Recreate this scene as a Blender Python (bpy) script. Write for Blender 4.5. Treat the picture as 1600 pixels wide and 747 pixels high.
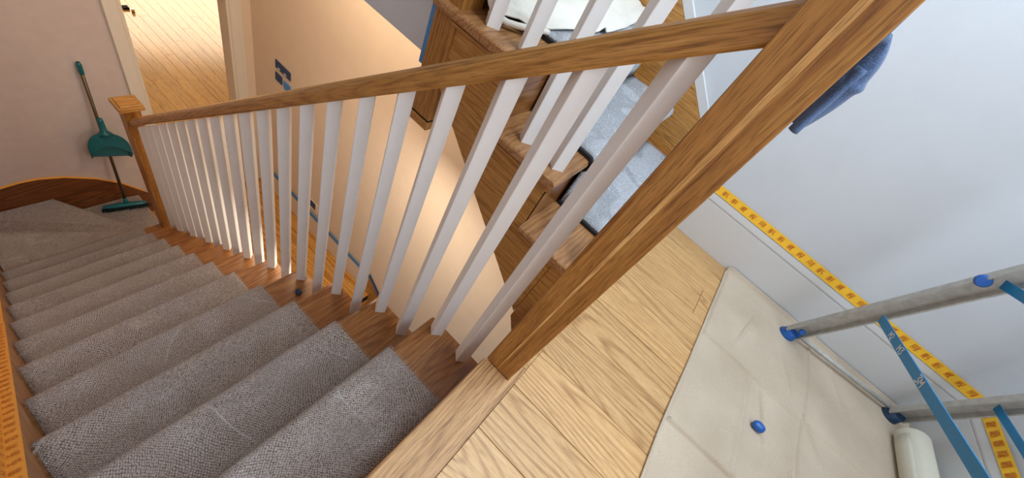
import bpy, bmesh, math, random
from mathutils import Vector, Matrix, noise
random.seed(7)
scn = bpy.context.scene
for o in list(bpy.data.objects): bpy.data.objects.remove(o)
COL = scn.collection

# ------------------------------------------------------------------ camera
CAM_R = [[0.5786273157501377, -0.7130626692844061, 0.39589399987975077],
         [-0.41965662658402975, -0.6765197374052547, -0.6051523450051542],
         [0.699341651292058, 0.18401813653583926, -0.6906942740416881]]
CAM_C = (-0.6236272267446737, -0.030027620489594654, 0.9449820512169163)
cd = bpy.data.cameras.new('camera'); cam = bpy.data.objects.new('camera', cd); COL.objects.link(cam)
cd.sensor_fit = 'HORIZONTAL'; cd.sensor_width = 36.0; cd.lens = 606.039 / 1600 * 36.0
cd.clip_start = 0.02; cd.clip_end = 60
rx, ry, rz = [Vector(r) for r in CAM_R]
cam.matrix_world = Matrix(((rx.x, -ry.x, -rz.x, CAM_C[0]), (rx.y, -ry.y, -rz.y, CAM_C[1]),
                           (rx.z, -ry.z, -rz.z, CAM_C[2]), (0, 0, 0, 1)))
scn.camera = cam
# ------------------------------------------------------------------ world and lights
w = bpy.data.worlds.new('world'); scn.world = w; w.use_nodes = True
w.node_tree.nodes['Background'].inputs[0].default_value = (0.75, 0.85, 1.0, 1)
w.node_tree.nodes['Background'].inputs[1].default_value = 0.25
vs = scn.view_settings
vs.view_transform = 'Standard'; vs.look = 'None'; vs.gamma = 1; vs.exposure = 0.1; vs.use_curve_mapping = False

def area(name, loc, target, sx, sy, power, col):
    l = bpy.data.lights.new(name, 'AREA'); l.shape = 'RECTANGLE'; l.size = sx; l.size_y = sy
    l.energy = power; l.color = col
    o = bpy.data.objects.new(name, l); COL.objects.link(o); o.location = loc
    d = Vector(target) - Vector(loc)
    o.rotation_euler = d.to_track_quat('-Z', 'Y').to_euler()
    return o
# daylight from the landing window (behind the photographer), an added cool fill from above, a warm hall lamp, window of the far room
area('landing_window_light', (-0.25, -1.40, 1.65), (0.1, 1.2, -0.4), 1.0, 1.1, 38, (0.70, 0.84, 1.0))
area('overhead_fill', (0.35, -0.35, 2.50), (0.15, 0.5, 0.0), 1.1, 1.1, 52, (0.74, 0.89, 1.0))  # unseen fill added below the closed ceiling, standing in for daylight from above
area('hall_lamp', (0.62, 1.9, 0.36), (0.62, 2.0, -3.0), 0.5, 1.2, 16, (1.0, 0.79, 0.57))
area('under_stair_fill', (0.38, 0.80, -0.75), (0.50, 1.0, -2.9), 0.4, 1.0, 14, (1.0, 0.90, 0.76))  # unseen warm fill added below the upper flight to brighten hall wall and balusters
area('far_room_window', (2.6, 9.3, -1.5), (1.2, 5.0, -2.9), 2.6, 1.5, 100, (1.0, 0.86, 0.66))

# ------------------------------------------------------------------ materials
def new_mat(name):
    m = bpy.data.materials.new(name); m.use_nodes = True
    nt = m.node_tree; b = nt.nodes['Principled BSDF']
    return m, nt, b
def srgb(r, g, b):
    f = lambda c: ((c/255+0.055)/1.055)**2.4 if c/255 > 0.04045 else c/255/12.92
    return (f(r), f(g), f(b), 1)
def N(nt, t, **k):
    n = nt.nodes.new(t)
    for a, v in k.items(): setattr(n, a, v)
    return n
def coords(nt, scale, rnd=True, rot=(0, 0, 0)):
    tc = N(nt, 'ShaderNodeTexCoord'); mp = N(nt, 'ShaderNodeMapping')
    mp.inputs['Scale'].default_value = scale; mp.inputs['Rotation'].default_value = rot
    if rnd:
        oi = N(nt, 'ShaderNodeObjectInfo'); mu = N(nt, 'ShaderNodeMath', operation='MULTIPLY'); mu.inputs[1].default_value = 17.0
        nt.links.new(oi.outputs['Random'], mu.inputs[0])
        ad = N(nt, 'ShaderNodeVectorMath', operation='ADD')
        nt.links.new(tc.outputs['Object'], ad.inputs[0]); nt.links.new(mu.outputs[0], ad.inputs[1])
        nt.links.new(ad.outputs[0], mp.inputs[0])
    else:
        nt.links.new(tc.outputs['Object'], mp.inputs[0])
    return mp
def ramp(nt, src, stops):
    r = N(nt, 'ShaderNodeValToRGB'); e = r.color_ramp.elements
    e[0].position, e[0].color = stops[0]; e[1].position, e[1].color = stops[-1]
    for p, c in stops[1:-1]:
        x = e.new(p); x.color = c
    nt.links.new(src, r.inputs[0]); return r
def bump(nt, b, src, strength, dist=0.002):
    n = N(nt, 'ShaderNodeBump'); n.inputs['Strength'].default_value = strength; n.inputs['Distance'].default_value = dist
    nt.links.new(src, n.inputs['Height']); nt.links.new(n.outputs[0], b.inputs['Normal']); return n

def oak(name, axis, light, mid, dark, rough=0.38, vary=0.25, cath=0.45, coat=0.0, pore=0.75, rings=80.0, long0=.9, cross0=7.0):
    """oak whose grain runs along the object's own axis (0, 1 or 2)"""
    m, nt, b = new_mat(name)
    def sc(long, cross):
        s = [cross]*3; s[axis] = long; return s
    # broad cathedral figure
    mp = coords(nt, sc(long0, cross0))
    n0 = N(nt, 'ShaderNodeTexNoise'); n0.inputs['Scale'].default_value = 1.0; n0.inputs['Detail'].default_value = 1.2; n0.inputs['Roughness'].default_value = .35
    nt.links.new(mp.outputs[0], n0.inputs['Vector'])
    mul = N(nt, 'ShaderNodeMath', operation='MULTIPLY'); mul.inputs[1].default_value = rings
    nt.links.new(n0.outputs['Fac'], mul.inputs[0])
    sn = N(nt, 'ShaderNodeMath', operation='SINE'); nt.links.new(mul.outputs[0], sn.inputs[0])
    # streaks
    mp2 = coords(nt, sc(5.0, 150.0)); n1 = N(nt, 'ShaderNodeTexNoise'); n1.inputs['Scale'].default_value = 1.0; n1.inputs['Detail'].default_value = 5.0
    nt.links.new(mp2.outputs[0], n1.inputs['Vector'])
    # pores
    mp3 = coords(nt, sc(26.0, 620.0)); n2 = N(nt, 'ShaderNodeTexNoise'); n2.inputs['Scale'].default_value = 1.0; n2.inputs['Detail'].default_value = 2.0
    nt.links.new(mp3.outputs[0], n2.inputs['Vector'])
    mr = N(nt, 'ShaderNodeMapRange'); mr.inputs[1].default_value = 0; mr.inputs[2].default_value = 1; mr.inputs[3].default_value = 0; mr.inputs[4].default_value = cath
    h1 = N(nt, 'ShaderNodeMath', operation='MULTIPLY_ADD'); h1.inputs[1].default_value = .5; h1.inputs[2].default_value = .5; nt.links.new(sn.outputs[0], h1.inputs[0])
    h2 = N(nt, 'ShaderNodeMath', operation='POWER'); h2.inputs[1].default_value = 2.6; nt.links.new(h1.outputs[0], h2.inputs[0])
    nt.links.new(h2.outputs[0], mr.inputs[0])
    ad = N(nt, 'ShaderNodeMath', operation='ADD'); nt.links.new(mr.outputs[0], ad.inputs[0])
    ml = N(nt, 'ShaderNodeMath', operation='MULTIPLY'); ml.inputs[1].default_value = 0.42; nt.links.new(n1.outputs['Fac'], ml.inputs[0])
    nt.links.new(ml.outputs[0], ad.inputs[1])
    r = ramp(nt, ad.outputs[0], [(.12, light), (.235+cath*.25, mid), (.29+cath, dark)])
    pr = ramp(nt, n2.outputs['Fac'], [(0.36, (pore*0.72, pore*0.68, pore*0.62, 1)), (0.50, (1, 1, 1, 1))])
    mx = N(nt, 'ShaderNodeMix', data_type='RGBA', blend_type='MULTIPLY'); mx.inputs[0].default_value = 0.8
    nt.links.new(r.outputs[0], mx.inputs[6]); nt.links.new(pr.outputs[0], mx.inputs[7])
    # piece to piece variation
    oi = N(nt, 'ShaderNodeObjectInfo'); hs = N(nt, 'ShaderNodeHueSaturation')
    mv = N(nt, 'ShaderNodeMapRange'); mv.inputs[3].default_value = 1-vary*.6; mv.inputs[4].default_value = 1+vary*.5
    nt.links.new(oi.outputs['Random'], mv.inputs[0]); nt.links.new(mv.outputs[0], hs.inputs['Value'])
    nt.links.new(mx.outputs[2], hs.inputs['Color']); nt.links.new(hs.outputs[0], b.inputs['Base Color'])
    b.inputs['Roughness'].default_value = rough; b.inputs['Coat Weight'].default_value = coat; b.inputs['Coat Roughness'].default_value = .15
    bump(nt, b, n2.outputs['Fac'], 0.25, 0.0006)
    return m
H = (srgb(206, 152, 84), srgb(186, 130, 62), srgb(146, 94, 40))
MAT = {}
for ax, k in ((0, 'x'), (1, 'y'), (2, 'z')):
    MAT['oak_'+k] = oak('stained_oak_'+k, ax, *H, rough=0.36, vary=0.10, cath=0.09, rings=160.0, long0=.5)
    if k == 'z': MAT['oak_z'] = oak('newel_oak', 2, srgb(192, 138, 70), srgb(172, 116, 52), srgb(130, 80, 34), rough=0.38, vary=0.04, cath=0.06, pore=.7, rings=160.0, long0=.4, cross0=9.0)
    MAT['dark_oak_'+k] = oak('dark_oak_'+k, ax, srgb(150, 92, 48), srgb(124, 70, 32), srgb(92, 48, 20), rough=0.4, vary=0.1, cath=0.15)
    MAT['room_'+k] = oak('far_room_board_'+k, ax, srgb(240, 200, 124), srgb(230, 182, 102), srgb(200, 144, 66), rough=0.2, vary=0.16, cath=0.1, long0=.4)
    MAT['utread_'+k] = oak('upper_tread_oak_'+k, ax, srgb(196, 146, 98), srgb(172, 120, 74), srgb(134, 88, 50), rough=0.4, vary=0.08, cath=0.09, rings=140.0, long0=.6)
    MAT['board_'+k] = oak('pale_oak_board_'+k, ax, srgb(216, 172, 118), srgb(202, 156, 100), srgb(160, 114, 68), rough=0.45, vary=0.15, cath=0.17, pore=0.95, rings=230.0, long0=.55, cross0=5.0)
    MAT['tread_'+k] = oak('tread_oak_'+k, ax, srgb(178, 124, 70), srgb(154, 98, 50), srgb(126, 76, 36), rough=0.28, vary=0.12, cath=0.12, rings=140.0, long0=.6)
    MAT['hall_'+k] = oak('varnished_hall_board_'+k, ax, srgb(226, 172, 92), srgb(208, 146, 66), srgb(166, 100, 34), rough=0.22, vary=0.25, cath=0.16, long0=.4)
MAT['nosing_x'] = oak('pale_nosing_oak', 0, srgb(206, 160, 108), srgb(186, 138, 88), srgb(140, 98, 58), rough=0.5, vary=0.03, cath=0.08, pore=0.72, rings=200.0, long0=.5, cross0=7.0)
MAT['sap_z'] = oak('light_sapwood', 2, srgb(244, 198, 132), srgb(230, 178, 108), srgb(206, 150, 84), rough=0.38, vary=0.05, cath=0.2)

def plain(name, col, rough=0.5, metal=0.0, bscale=0, bstr=0.1, cvar=0.0, spec=0.5, bdist=.002):
    m, nt, b = new_mat(name)
    b.inputs['Base Color'].default_value = col; b.inputs['Roughness'].default_value = rough; b.inputs['Metallic'].default_value = metal
    b.inputs['Specular IOR Level'].default_value = spec
    mp = coords(nt, (1, 1, 1), rnd=False)
    n = N(nt, 'ShaderNodeTexNoise'); n.inputs['Scale'].default_value = bscale or 12; n.inputs['Detail'].default_value = 5
    nt.links.new(mp.outputs[0], n.inputs['Vector'])
    if cvar:
        d = tuple(c*(1-cvar) for c in col[:3])+(1,); l = tuple(min(1, c*(1+cvar*.5)) for c in col[:3])+(1,)
        r = ramp(nt, n.outputs['Fac'], [(0.3, d), (0.7, l)]); nt.links.new(r.outputs[0], b.inputs['Base Color'])
    if bscale: bump(nt, b, n.outputs['Fac'], bstr, bdist)
    return m
MAT['white_wall'] = plain('white_plaster', srgb(208, 210, 214), 0.75, bscale=9, bstr=.06, cvar=.03)
MAT['cream_wall'] = plain('cream_plaster', srgb(238, 216, 190), 0.8, bscale=9, bstr=.06, cvar=.03)
MAT['pink_wall'] = plain('bare_plaster', srgb(214, 196, 186), 0.85, bscale=14, bstr=.15, cvar=.05)
MAT['skirt'] = plain('skirting_paint', srgb(214, 213, 212), 0.45, bscale=30, bstr=.03)
MAT['cream_trim'] = plain('cream_trim_paint', srgb(236, 224, 206), 0.45, bscale=30, bstr=.03)
MAT['baluster'] = plain('white_gloss_paint', srgb(244, 241, 238), 0.38, bscale=25, bstr=.08, cvar=.02)
MAT['blue_tape'] = plain('blue_masking_tape', srgb(84, 150, 214), 0.65, bscale=120, bstr=.15, cvar=.1)
MAT['dark_blue'] = plain('dark_blue_tape', srgb(44, 72, 112), 0.6, bscale=120, bstr=.15, cvar=.1)
MAT['yellow_tape'] = plain('yellow_masking_tape', srgb(254, 196, 50), 0.5, bscale=90, bstr=.12, cvar=.06)
MAT['orange_tape'] = plain('orange_masking_tape', srgb(236, 164, 64), 0.5, bscale=90, bstr=.12, cvar=.06)
MAT['print_red'] = plain('red_print', srgb(214, 116, 40), 0.6)
MAT['print_brown'] = plain('brown_print', srgb(206, 126, 44), 0.6)
MAT['teal'] = plain('teal_plastic', srgb(14, 98, 104), 0.32, bscale=8, bstr=.02)
MAT['teal_dark'] = plain('dark_teal_plastic', srgb(12, 78, 84), 0.4)
MAT['bristle'] = plain('teal_black_bristles', srgb(10, 36, 38), 0.8, bscale=300, bstr=.6, cvar=.4)
MAT['pole'] = plain('olive_metal_tube', srgb(98, 88, 66), 0.35, metal=.6)
MAT['alu'] = plain('scuffed_aluminium', srgb(186, 184, 178), 0.45, metal=.15, bscale=40, bstr=.1, cvar=.18)
MAT['alu_dark'] = plain('shaded_aluminium_web', srgb(140, 134, 126), 0.5, metal=.5, bscale=40, bstr=.1, cvar=.2)
MAT['ladder_blue'] = plain('blue_painted_steel', srgb(20, 128, 184), 0.38, bscale=60, bstr=.03, cvar=.08)
MAT['cap_blue'] = plain('blue_plastic', srgb(34, 92, 170), 0.35)
MAT['cap_dark'] = plain('dark_blue_rubber', srgb(30, 58, 88), 0.5)
MAT['chip'] = plain('chipped_white_print', srgb(220, 222, 222), 0.6)
MAT['black'] = plain('dark_gap', srgb(24, 22, 22), 0.9)
MAT['carpet_edge'] = plain('carpet_backing', srgb(40, 38, 40), 0.95, bscale=200, bstr=.5)
MAT['roll'] = plain('off_white_paper', srgb(216, 210, 192), 0.75, bscale=18, bstr=.1, cvar=.03)
MAT['chrome'] = plain('brass_metal', srgb(200, 180, 140), 0.25, metal=1)

def fabric(name, col, dark, wscale, fold=0.2, rough=.9):
    m, nt, b = new_mat(name)
    mp = coords(nt, (1, 1, 1), rnd=False)
    w1 = N(nt, 'ShaderNodeTexNoise'); w1.inputs['Scale'].default_value = wscale; w1.inputs['Detail'].default_value = 2
    w2 = N(nt, 'ShaderNodeTexNoise'); w2.inputs['Scale'].default_value = 5; w2.inputs['Detail'].default_value = 4
    for x in (w1, w2): nt.links.new(mp.outputs[0], x.inputs['Vector'])
    ad = N(nt, 'ShaderNodeMath', operation='MULTIPLY_ADD'); ad.inputs[1].default_value = .5
    nt.links.new(w1.outputs['Fac'], ad.inputs[0])
    m2 = N(nt, 'ShaderNodeMath', operation='MULTIPLY'); m2.inputs[1].default_value = .5; nt.links.new(w2.outputs['Fac'], m2.inputs[0]); nt.links.new(m2.outputs[0], ad.inputs[2])
    r = ramp(nt, ad.outputs[0], [(0.32, dark), (0.62, col)]); nt.links.new(r.outputs[0], b.inputs['Base Color'])
    b.inputs['Roughness'].default_value = rough; b.inputs['Sheen Weight'].default_value = .2
    b.inputs['Specular IOR Level'].default_value = .15
    bump(nt, b, w1.outputs['Fac'], 0.35, 0.0015)
    return m
MAT['cloth'] = fabric('beige_canvas', srgb(204, 186, 164), srgb(178, 158, 136), 420)
MAT['sheet'] = fabric('white_cotton_sheet', srgb(236, 230, 220), srgb(222, 212, 198), 300)
MAT['towel'] = fabric('blue_terry_cloth', srgb(92, 112, 146), srgb(40, 54, 80), 500)

def carpet(name, light, dark, mid):
    m, nt, b = new_mat(name)
    tc = N(nt, 'ShaderNodeTexCoord')
    # loops set in slanting rows that wander, 6 to 8 mm apart
    wn = N(nt, 'ShaderNodeTexNoise'); wn.inputs['Scale'].default_value = 4.0; wn.inputs['Detail'].default_value = 1
    nt.links.new(tc.outputs['Object'], wn.inputs['Vector'])
    off = N(nt, 'ShaderNodeVectorMath', operation='SCALE'); off.inputs['Scale'].default_value = 0.10
    nt.links.new(wn.outputs['Color'], off.inputs[0])
    ad = N(nt, 'ShaderNodeVectorMath', operation='ADD'); nt.links.new(tc.outputs['Object'], ad.inputs[0]); nt.links.new(off.outputs[0], ad.inputs[1])
    hs = []
    for rot, s in ((0.75, 62.0), (-0.75, 62.0)):
        mp = N(nt, 'ShaderNodeMapping'); mp.inputs['Rotation'].default_value = (0.5, 0, rot); nt.links.new(ad.outputs[0], mp.inputs[0])
        wv = N(nt, 'ShaderNodeTexWave'); wv.inputs['Scale'].default_value = s; wv.inputs['Distortion'].default_value = 3.2; wv.inputs['Detail'].default_value = 1.0
        wv.inputs['Detail Scale'].default_value = 2.0
        nt.links.new(mp.outputs[0], wv.inputs['Vector']); hs.append(wv)
    mu = N(nt, 'ShaderNodeMath', operation='MULTIPLY'); nt.links.new(hs[0].outputs['Fac'], mu.inputs[0]); nt.links.new(hs[1].outputs['Fac'], mu.inputs[1])
    fine = N(nt, 'ShaderNodeTexNoise'); fine.inputs['Scale'].default_value = 260; fine.inputs['Detail'].default_value = 3
    nt.links.new(tc.outputs['Object'], fine.inputs['Vector'])
    ma = N(nt, 'ShaderNodeMath', operation='MULTIPLY_ADD'); ma.inputs[1].default_value = 0.45
    nt.links.new(mu.outputs[0], ma.inputs[0])
    m3 = N(nt, 'ShaderNodeMath', operation='MULTIPLY'); m3.inputs[1].default_value = .75; nt.links.new(fine.outputs['Fac'], m3.inputs[0]); nt.links.new(m3.outputs[0], ma.inputs[2])
    r = ramp(nt, ma.outputs[0], [(0.26, dark), (0.42, mid), (0.62, light)]); nt.links.new(r.outputs[0], b.inputs['Base Color'])
    b.inputs['Roughness'].default_value = 0.95; b.inputs['Specular IOR Level'].default_value = .1; b.inputs['Sheen Weight'].default_value = .25
    bump(nt, b, ma.outputs[0], 0.8, 0.004)
    return m
MAT['carpet'] = carpet('taupe_loop_carpet', srgb(206, 192, 184), srgb(84, 73, 67), srgb(156, 141, 132))
MAT['carpet_blue'] = carpet('pale_grey_carpet', srgb(214, 214, 216), srgb(118, 118, 124), srgb(172, 172, 178))

def film(name, amount, tint=(1, 1, 1, 1)):
    m = bpy.data.materials.new(name); m.use_nodes = True; nt = m.node_tree; nt.nodes.clear()
    out = N(nt, 'ShaderNodeOutputMaterial'); mix = N(nt, 'ShaderNodeMixShader'); tr = N(nt, 'ShaderNodeBsdfTransparent'); gl = N(nt, 'ShaderNodeBsdfGlossy')
    gl.inputs['Roughness'].default_value = 0.12; gl.inputs['Color'].default_value = tint
    tc = N(nt, 'ShaderNodeTexCoord'); n = N(nt, 'ShaderNodeTexNoise'); n.inputs['Scale'].default_value = 9; n.inputs['Detail'].default_value = 6; n.inputs['Distortion'].default_value = 1.5; n.inputs['Roughness'].default_value = .6
    nt.links.new(tc.outputs['Object'], n.inputs['Vector'])
    ab = N(nt, 'ShaderNodeMath', operation='SUBTRACT'); ab.inputs[1].default_value = .5; nt.links.new(n.outputs['Fac'], ab.inputs[0])
    a2 = N(nt, 'ShaderNodeMath', operation='ABSOLUTE'); nt.links.new(ab.outputs[0], a2.inputs[0])
    bp = N(nt, 'ShaderNodeBump'); bp.inputs['Strength'].default_value = 1.0; bp.inputs['Distance'].default_value = 0.06
    nt.links.new(a2.outputs[0], bp.inputs['Height']); nt.links.new(bp.outputs[0], gl.inputs['Normal'])
    lw = N(nt, 'ShaderNodeLayerWeight'); lw.inputs['Blend'].default_value = .35; nt.links.new(bp.outputs[0], lw.inputs['Normal'])
    cn = N(nt, 'ShaderNodeTexNoise'); cn.inputs['Scale'].default_value = 2.2; cn.inputs['Detail'].default_value = 0; cn.inputs['Distortion'].default_value = .2
    nt.links.new(tc.outputs['Object'], cn.inputs['Vector'])
    c1 = N(nt, 'ShaderNodeMath', operation='SUBTRACT'); c1.inputs[1].default_value = .5; nt.links.new(cn.outputs['Fac'], c1.inputs[0])
    c2 = N(nt, 'ShaderNodeMath', operation='ABSOLUTE'); nt.links.new(c1.outputs[0], c2.inputs[0])
    c3 = N(nt, 'ShaderNodeMapRange'); c3.inputs[1].default_value = 0; c3.inputs[2].default_value = .0045; c3.inputs[3].default_value = .26; c3.inputs[4].default_value = 0
    nt.links.new(c2.outputs[0], c3.inputs[0])
    df = N(nt, 'ShaderNodeBsdfDiffuse'); df.inputs['Color'].default_value = (.85, .85, .85, 1)
    gm = N(nt, 'ShaderNodeMixShader'); nt.links.new(c3.outputs[0], gm.inputs[0]); nt.links.new(tr.outputs[0], gm.inputs[1]); nt.links.new(df.outputs[0], gm.inputs[2])
    mm = N(nt, 'ShaderNodeMath', operation='MULTIPLY_ADD'); mm.inputs[1].default_value = 0.30; mm.inputs[2].default_value = amount
    nt.links.new(lw.outputs['Fresnel'], mm.inputs[0])
    nt.links.new(mm.outputs[0], mix.inputs[0]); nt.links.new(gm.outputs[0], mix.inputs[1]); nt.links.new(gl.outputs[0], mix.inputs[2]); nt.links.new(mix.outputs[0], out.inputs[0])
    return m
MAT['film'] = film('clear_plastic_film', 0.045)

# ------------------------------------------------------------------ object helpers
WL = {}
def wloc(o): return WL.get(o.name, Vector((0, 0, 0))) if o else Vector((0, 0, 0))
def tag(o, label=None, cat=None, group=None, kind=None):
    if label: o['label'] = label
    if cat: o['category'] = cat
    if group: o['group'] = group
    if kind: o['kind'] = kind
    return o
def empty(name, loc, label=None, cat=None, group=None):
    o = bpy.data.objects.new(name, None); COL.objects.link(o); o.location = loc; o.empty_display_size = .05
    WL[o.name] = Vector(loc); return tag(o, label, cat, group)
def link(name, me, m, parent, origin):
    o = bpy.data.objects.new(name, me); COL.objects.link(o)
    if m is not None: me.materials.append(MAT[m] if isinstance(m, str) else m)
    if parent: o.parent = parent
    o.location = Vector(origin) - wloc(parent); WL[o.name] = Vector(origin)
    return o
def from_bm(name, bm, m, parent=None, origin=None, smooth=False, rot=None):
    """vertices are given in world space; the object's origin is moved to the middle of its box"""
    bmesh.ops.recalc_face_normals(bm, faces=bm.faces)
    if origin is None:
        vs_ = [v.co for v in bm.verts]
        origin = Vector([(min(v[i] for v in vs_)+max(v[i] for v in vs_))/2 for i in range(3)])
    origin = Vector(origin)
    inv = rot.to_matrix().transposed() if rot is not None else Matrix.Identity(3)
    for v in bm.verts: v.co = inv @ (v.co-origin)
    me = bpy.data.meshes.new(name); bm.to_mesh(me); bm.free()
    if smooth:
        for p in me.polygons: p.use_smooth = True
    o = link(name, me, m, parent, origin)
    if rot is not None: o.rotation_euler = rot
    return o
def bm_box(bm, x0, x1, y0, y1, z0, z1):
    v = [bm.verts.new((x, y, z)) for x in (x0, x1) for y in (y0, y1) for z in (z0, z1)]
    for f in ((0, 1, 3, 2), (4, 6, 7, 5), (0, 4, 5, 1), (2, 3, 7, 6), (0, 2, 6, 4), (1, 5, 7, 3)):
        bm.faces.new([v[i] for i in f])
    return v
def bev(bm, w_, seg=2, edges=None):
    if w_: bmesh.ops.bevel(bm, geom=edges or list(bm.edges), offset=w_, segments=seg, affect='EDGES', profile=.5)
def box(name, m, parent, x0, x1, y0, y1, z0, z1, b=0.0, seg=1):
    bm = bmesh.new(); bm_box(bm, x0, x1, y0, y1, z0, z1); bmesh.ops.recalc_face_normals(bm, faces=bm.faces); bev(bm, b, seg)
    return from_bm(name, bm, m, parent)
def prism(name, m, parent, pts, axis, a0, a1, b=0.0, seg=1, smooth=False, rot=None):
    """polygon pts (2D in the two other axes, in x,y,z order) extruded along axis from a0 to a1"""
    bm = bmesh.new()
    def P(p, a):
        q = list(p); q.insert(axis, a); return q
    A = [bm.verts.new(P(p, a0)) for p in pts]; B = [bm.verts.new(P(p, a1)) for p in pts]
    bm.faces.new(A); bm.faces.new(B[::-1])
    n = len(pts)
    for i in range(n): bm.faces.new((A[i], A[(i+1) % n], B[(i+1) % n], B[i]))
    bmesh.ops.recalc_face_normals(bm, faces=bm.faces); bev(bm, b, seg)
    return from_bm(name, bm, m, parent, smooth=smooth, rot=rot)
def tube_bm(bm, pts, rad, seg=12, cap=True):
    rings = []
    pts = [Vector(p) for p in pts]
    rad = rad if isinstance(rad, (list, tuple)) else [rad]*len(pts)
    up = Vector((0.13, 0.27, 0.95))
    for i, p in enumerate(pts):
        d = (pts[min(i+1, len(pts)-1)]-pts[max(i-1, 0)]).normalized()
        a = d.cross(up).normalized(); b_ = d.cross(a).normalized()
        rings.append([bm.verts.new(p+(a*math.cos(t)+b_*math.sin(t))*rad[i]) for t in [2*math.pi*k/seg for k in range(seg)]])
    for r0, r1 in zip(rings, rings[1:]):
        for k in range(seg): bm.faces.new((r0[k], r0[(k+1) % seg], r1[(k+1) % seg], r1[k]))
    if cap: bm.faces.new(rings[0]); bm.faces.new(rings[-1])
def tube(name, m, parent, pts, rad, seg=12):
    bm = bmesh.new(); tube_bm(bm, pts, rad, seg); o = from_bm(name, bm, m, parent)
    for p in o.data.polygons:
        if len(p.vertices) == 4: p.use_smooth = True
    return o
def sweep(name, m, parent, p0, p1, prof, up=(0, 0, 1), b=0, smooth=False):
    """profile (side, up) swept straight from p0 to p1; object's local Y runs along the path"""
    p0 = Vector(p0); p1 = Vector(p1); y = (p1-p0).normalized(); u = Vector(up)
    x = y.cross(u).normalized(); z = x.cross(y).normalized(); L = (p1-p0).length
    M = Matrix((x, y, z)).transposed()
    bm = bmesh.new()
    A = [bm.verts.new((s, -L/2, t)) for s, t in prof]; B = [bm.verts.new((s, L/2, t)) for s, t in prof]
    bm.faces.new(A); bm.faces.new(B[::-1]); n = len(prof)
    for i in range(n): bm.faces.new((A[i], A[(i+1) % n], B[(i+1) % n], B[i]))
    bmesh.ops.recalc_face_normals(bm, faces=bm.faces); bev(bm, b)
    me = bpy.data.meshes.new(name); bm.to_mesh(me); bm.free()
    if smooth:
        for p in me.polygons: p.use_smooth = len(p.vertices) == 4
    o = link(name, me, m, parent, (p0+p1)/2); o.rotation_euler = M.to_euler()
    return o
def rrect(w_, h, r, n=4, r2=None):
    out = []
    for cx, cy, a0, rr in ((w_/2, h/2, 0, r2 or r), (-w_/2, h/2, 90, r2 or r), (-w_/2, -h/2, 180, r), (w_/2, -h/2, 270, r)):
        sx = 1 if cx > 0 else -1; sy = 1 if cy > 0 else -1
        for k in range(n+1):
            a = math.radians(a0+90*k/n); out.append((cx-sx*rr+rr*math.cos(a), cy-sy*rr+rr*math.sin(a)))
    return out
def grid_bm(P, nu, nv, closed_u=False):
    bm = bmesh.new(); V = [[bm.verts.new(P(i/nu, j/nv)) for j in range(nv+1)] for i in range(nu+1)]
    for i in range(nu):
        for j in range(nv): bm.faces.new((V[i][j], V[i+1][j], V[i+1][j+1], V[i][j+1]))
    return bm
def solid(o, t, off=-1):
    s = o.modifiers.new('thickness', 'SOLIDIFY'); s.thickness = t; s.offset = off; return o

# ================================================================== SETTING
XW, YF, ZH = 1.172, 3.40, -2.93      # right wall, far wall, lower hall floor
G, RI = 0.2297, 0.19                 # going and rise
PITCH = 0.8225
def nose(y): return -RI/G*y
# ---- walls
def st(o): o['kind'] = 'structure'; return o
st(box('wall_right', 'white_wall', None, XW+.008, XW+.12, -1.47, -0.10, -.05, 2.6))
st(box('wall_right', 'white_wall', None, 1.325, 1.42, -0.10, 3.40, 0.10, 2.6))
st(box('wall_right', 'white_wall', None, XW+.12, 1.42, -0.16, -0.10, -.05, 2.6))
# cream wall of the lower hall, cut under the slope of the upper flight
st(prism('wall_right', 'cream_wall', None, [(YF, ZH-1.2), (YF, .40), (.70, .40), (-.10, -.27), (-.10, ZH-1.2)], 0, XW, XW+.12))
st(box('wall_back', 'white_wall', None, -1.0, 1.42, -1.57, -1.47, -.05, 2.6))
st(box('wall_left', 'pink_wall', None, -1.0, -.9, -1.47, YF, ZH, 2.6))
DX0, DX1, DZ = .315, 1.015, -.875
st(box('wall_far', 'pink_wall', None, -1.0, .24, YF, YF+.12, ZH, 2.6))
st(box('wall_far', 'cream_wall', None, .24, DX0, YF, YF+.12, ZH, 2.6))
st(box('wall_far', 'cream_wall', None, DX1, 1.42, YF, YF+.12, ZH, 2.6))
st(box('wall_far', 'cream_wall', None, DX0, DX1, YF, YF+.12, DZ, 2.6))
st(box('ceiling', 'white_wall', None, -1.0, 1.42, -1.57, YF+.1, 2.6, 2.68))
st(box('ceiling', 'white_wall', None, .262, 1.33, .75, YF, .402, .50))         # over the lower hall
st(box('wall_landing', 'white_wall', None, .2352, .262, .707, YF, .398, 2.6))        # partition beside the upper flight
# ---- door way in the far wall
door = empty('door_1', (DX0, YF, ZH)); st(door)
box('door_jamb', 'cream_trim', door, DX0, DX0+.028, YF-.004, YF+.13, ZH, DZ, .002)
box('door_jamb', 'cream_trim', door, DX1-.028, DX1, YF-.004, YF+.13, ZH, DZ, .002)
box('door_head', 'cream_trim', door, DX0, DX1, YF-.004, YF+.13, DZ-.028, DZ, .002)
for nm, a, s in (('architrave', DX0+.010, -1), ('architrave', DX1-.010, 1)):
    pr_ = [(a, YF), (a, YF-.012), (a+s*.012, YF-.020), (a+s*.050, YF-.020), (a+s*.056, YF-.026), (a+s*.085, YF-.026), (a+s*.090, YF)]
    prism(nm, 'cream_trim', door, pr_, 2, ZH, DZ+.06, .001)
box('architrave', 'cream_trim', door, DX0-.08, DX1+.08, YF-.022, YF, DZ, DZ+.09, .004)
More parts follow.
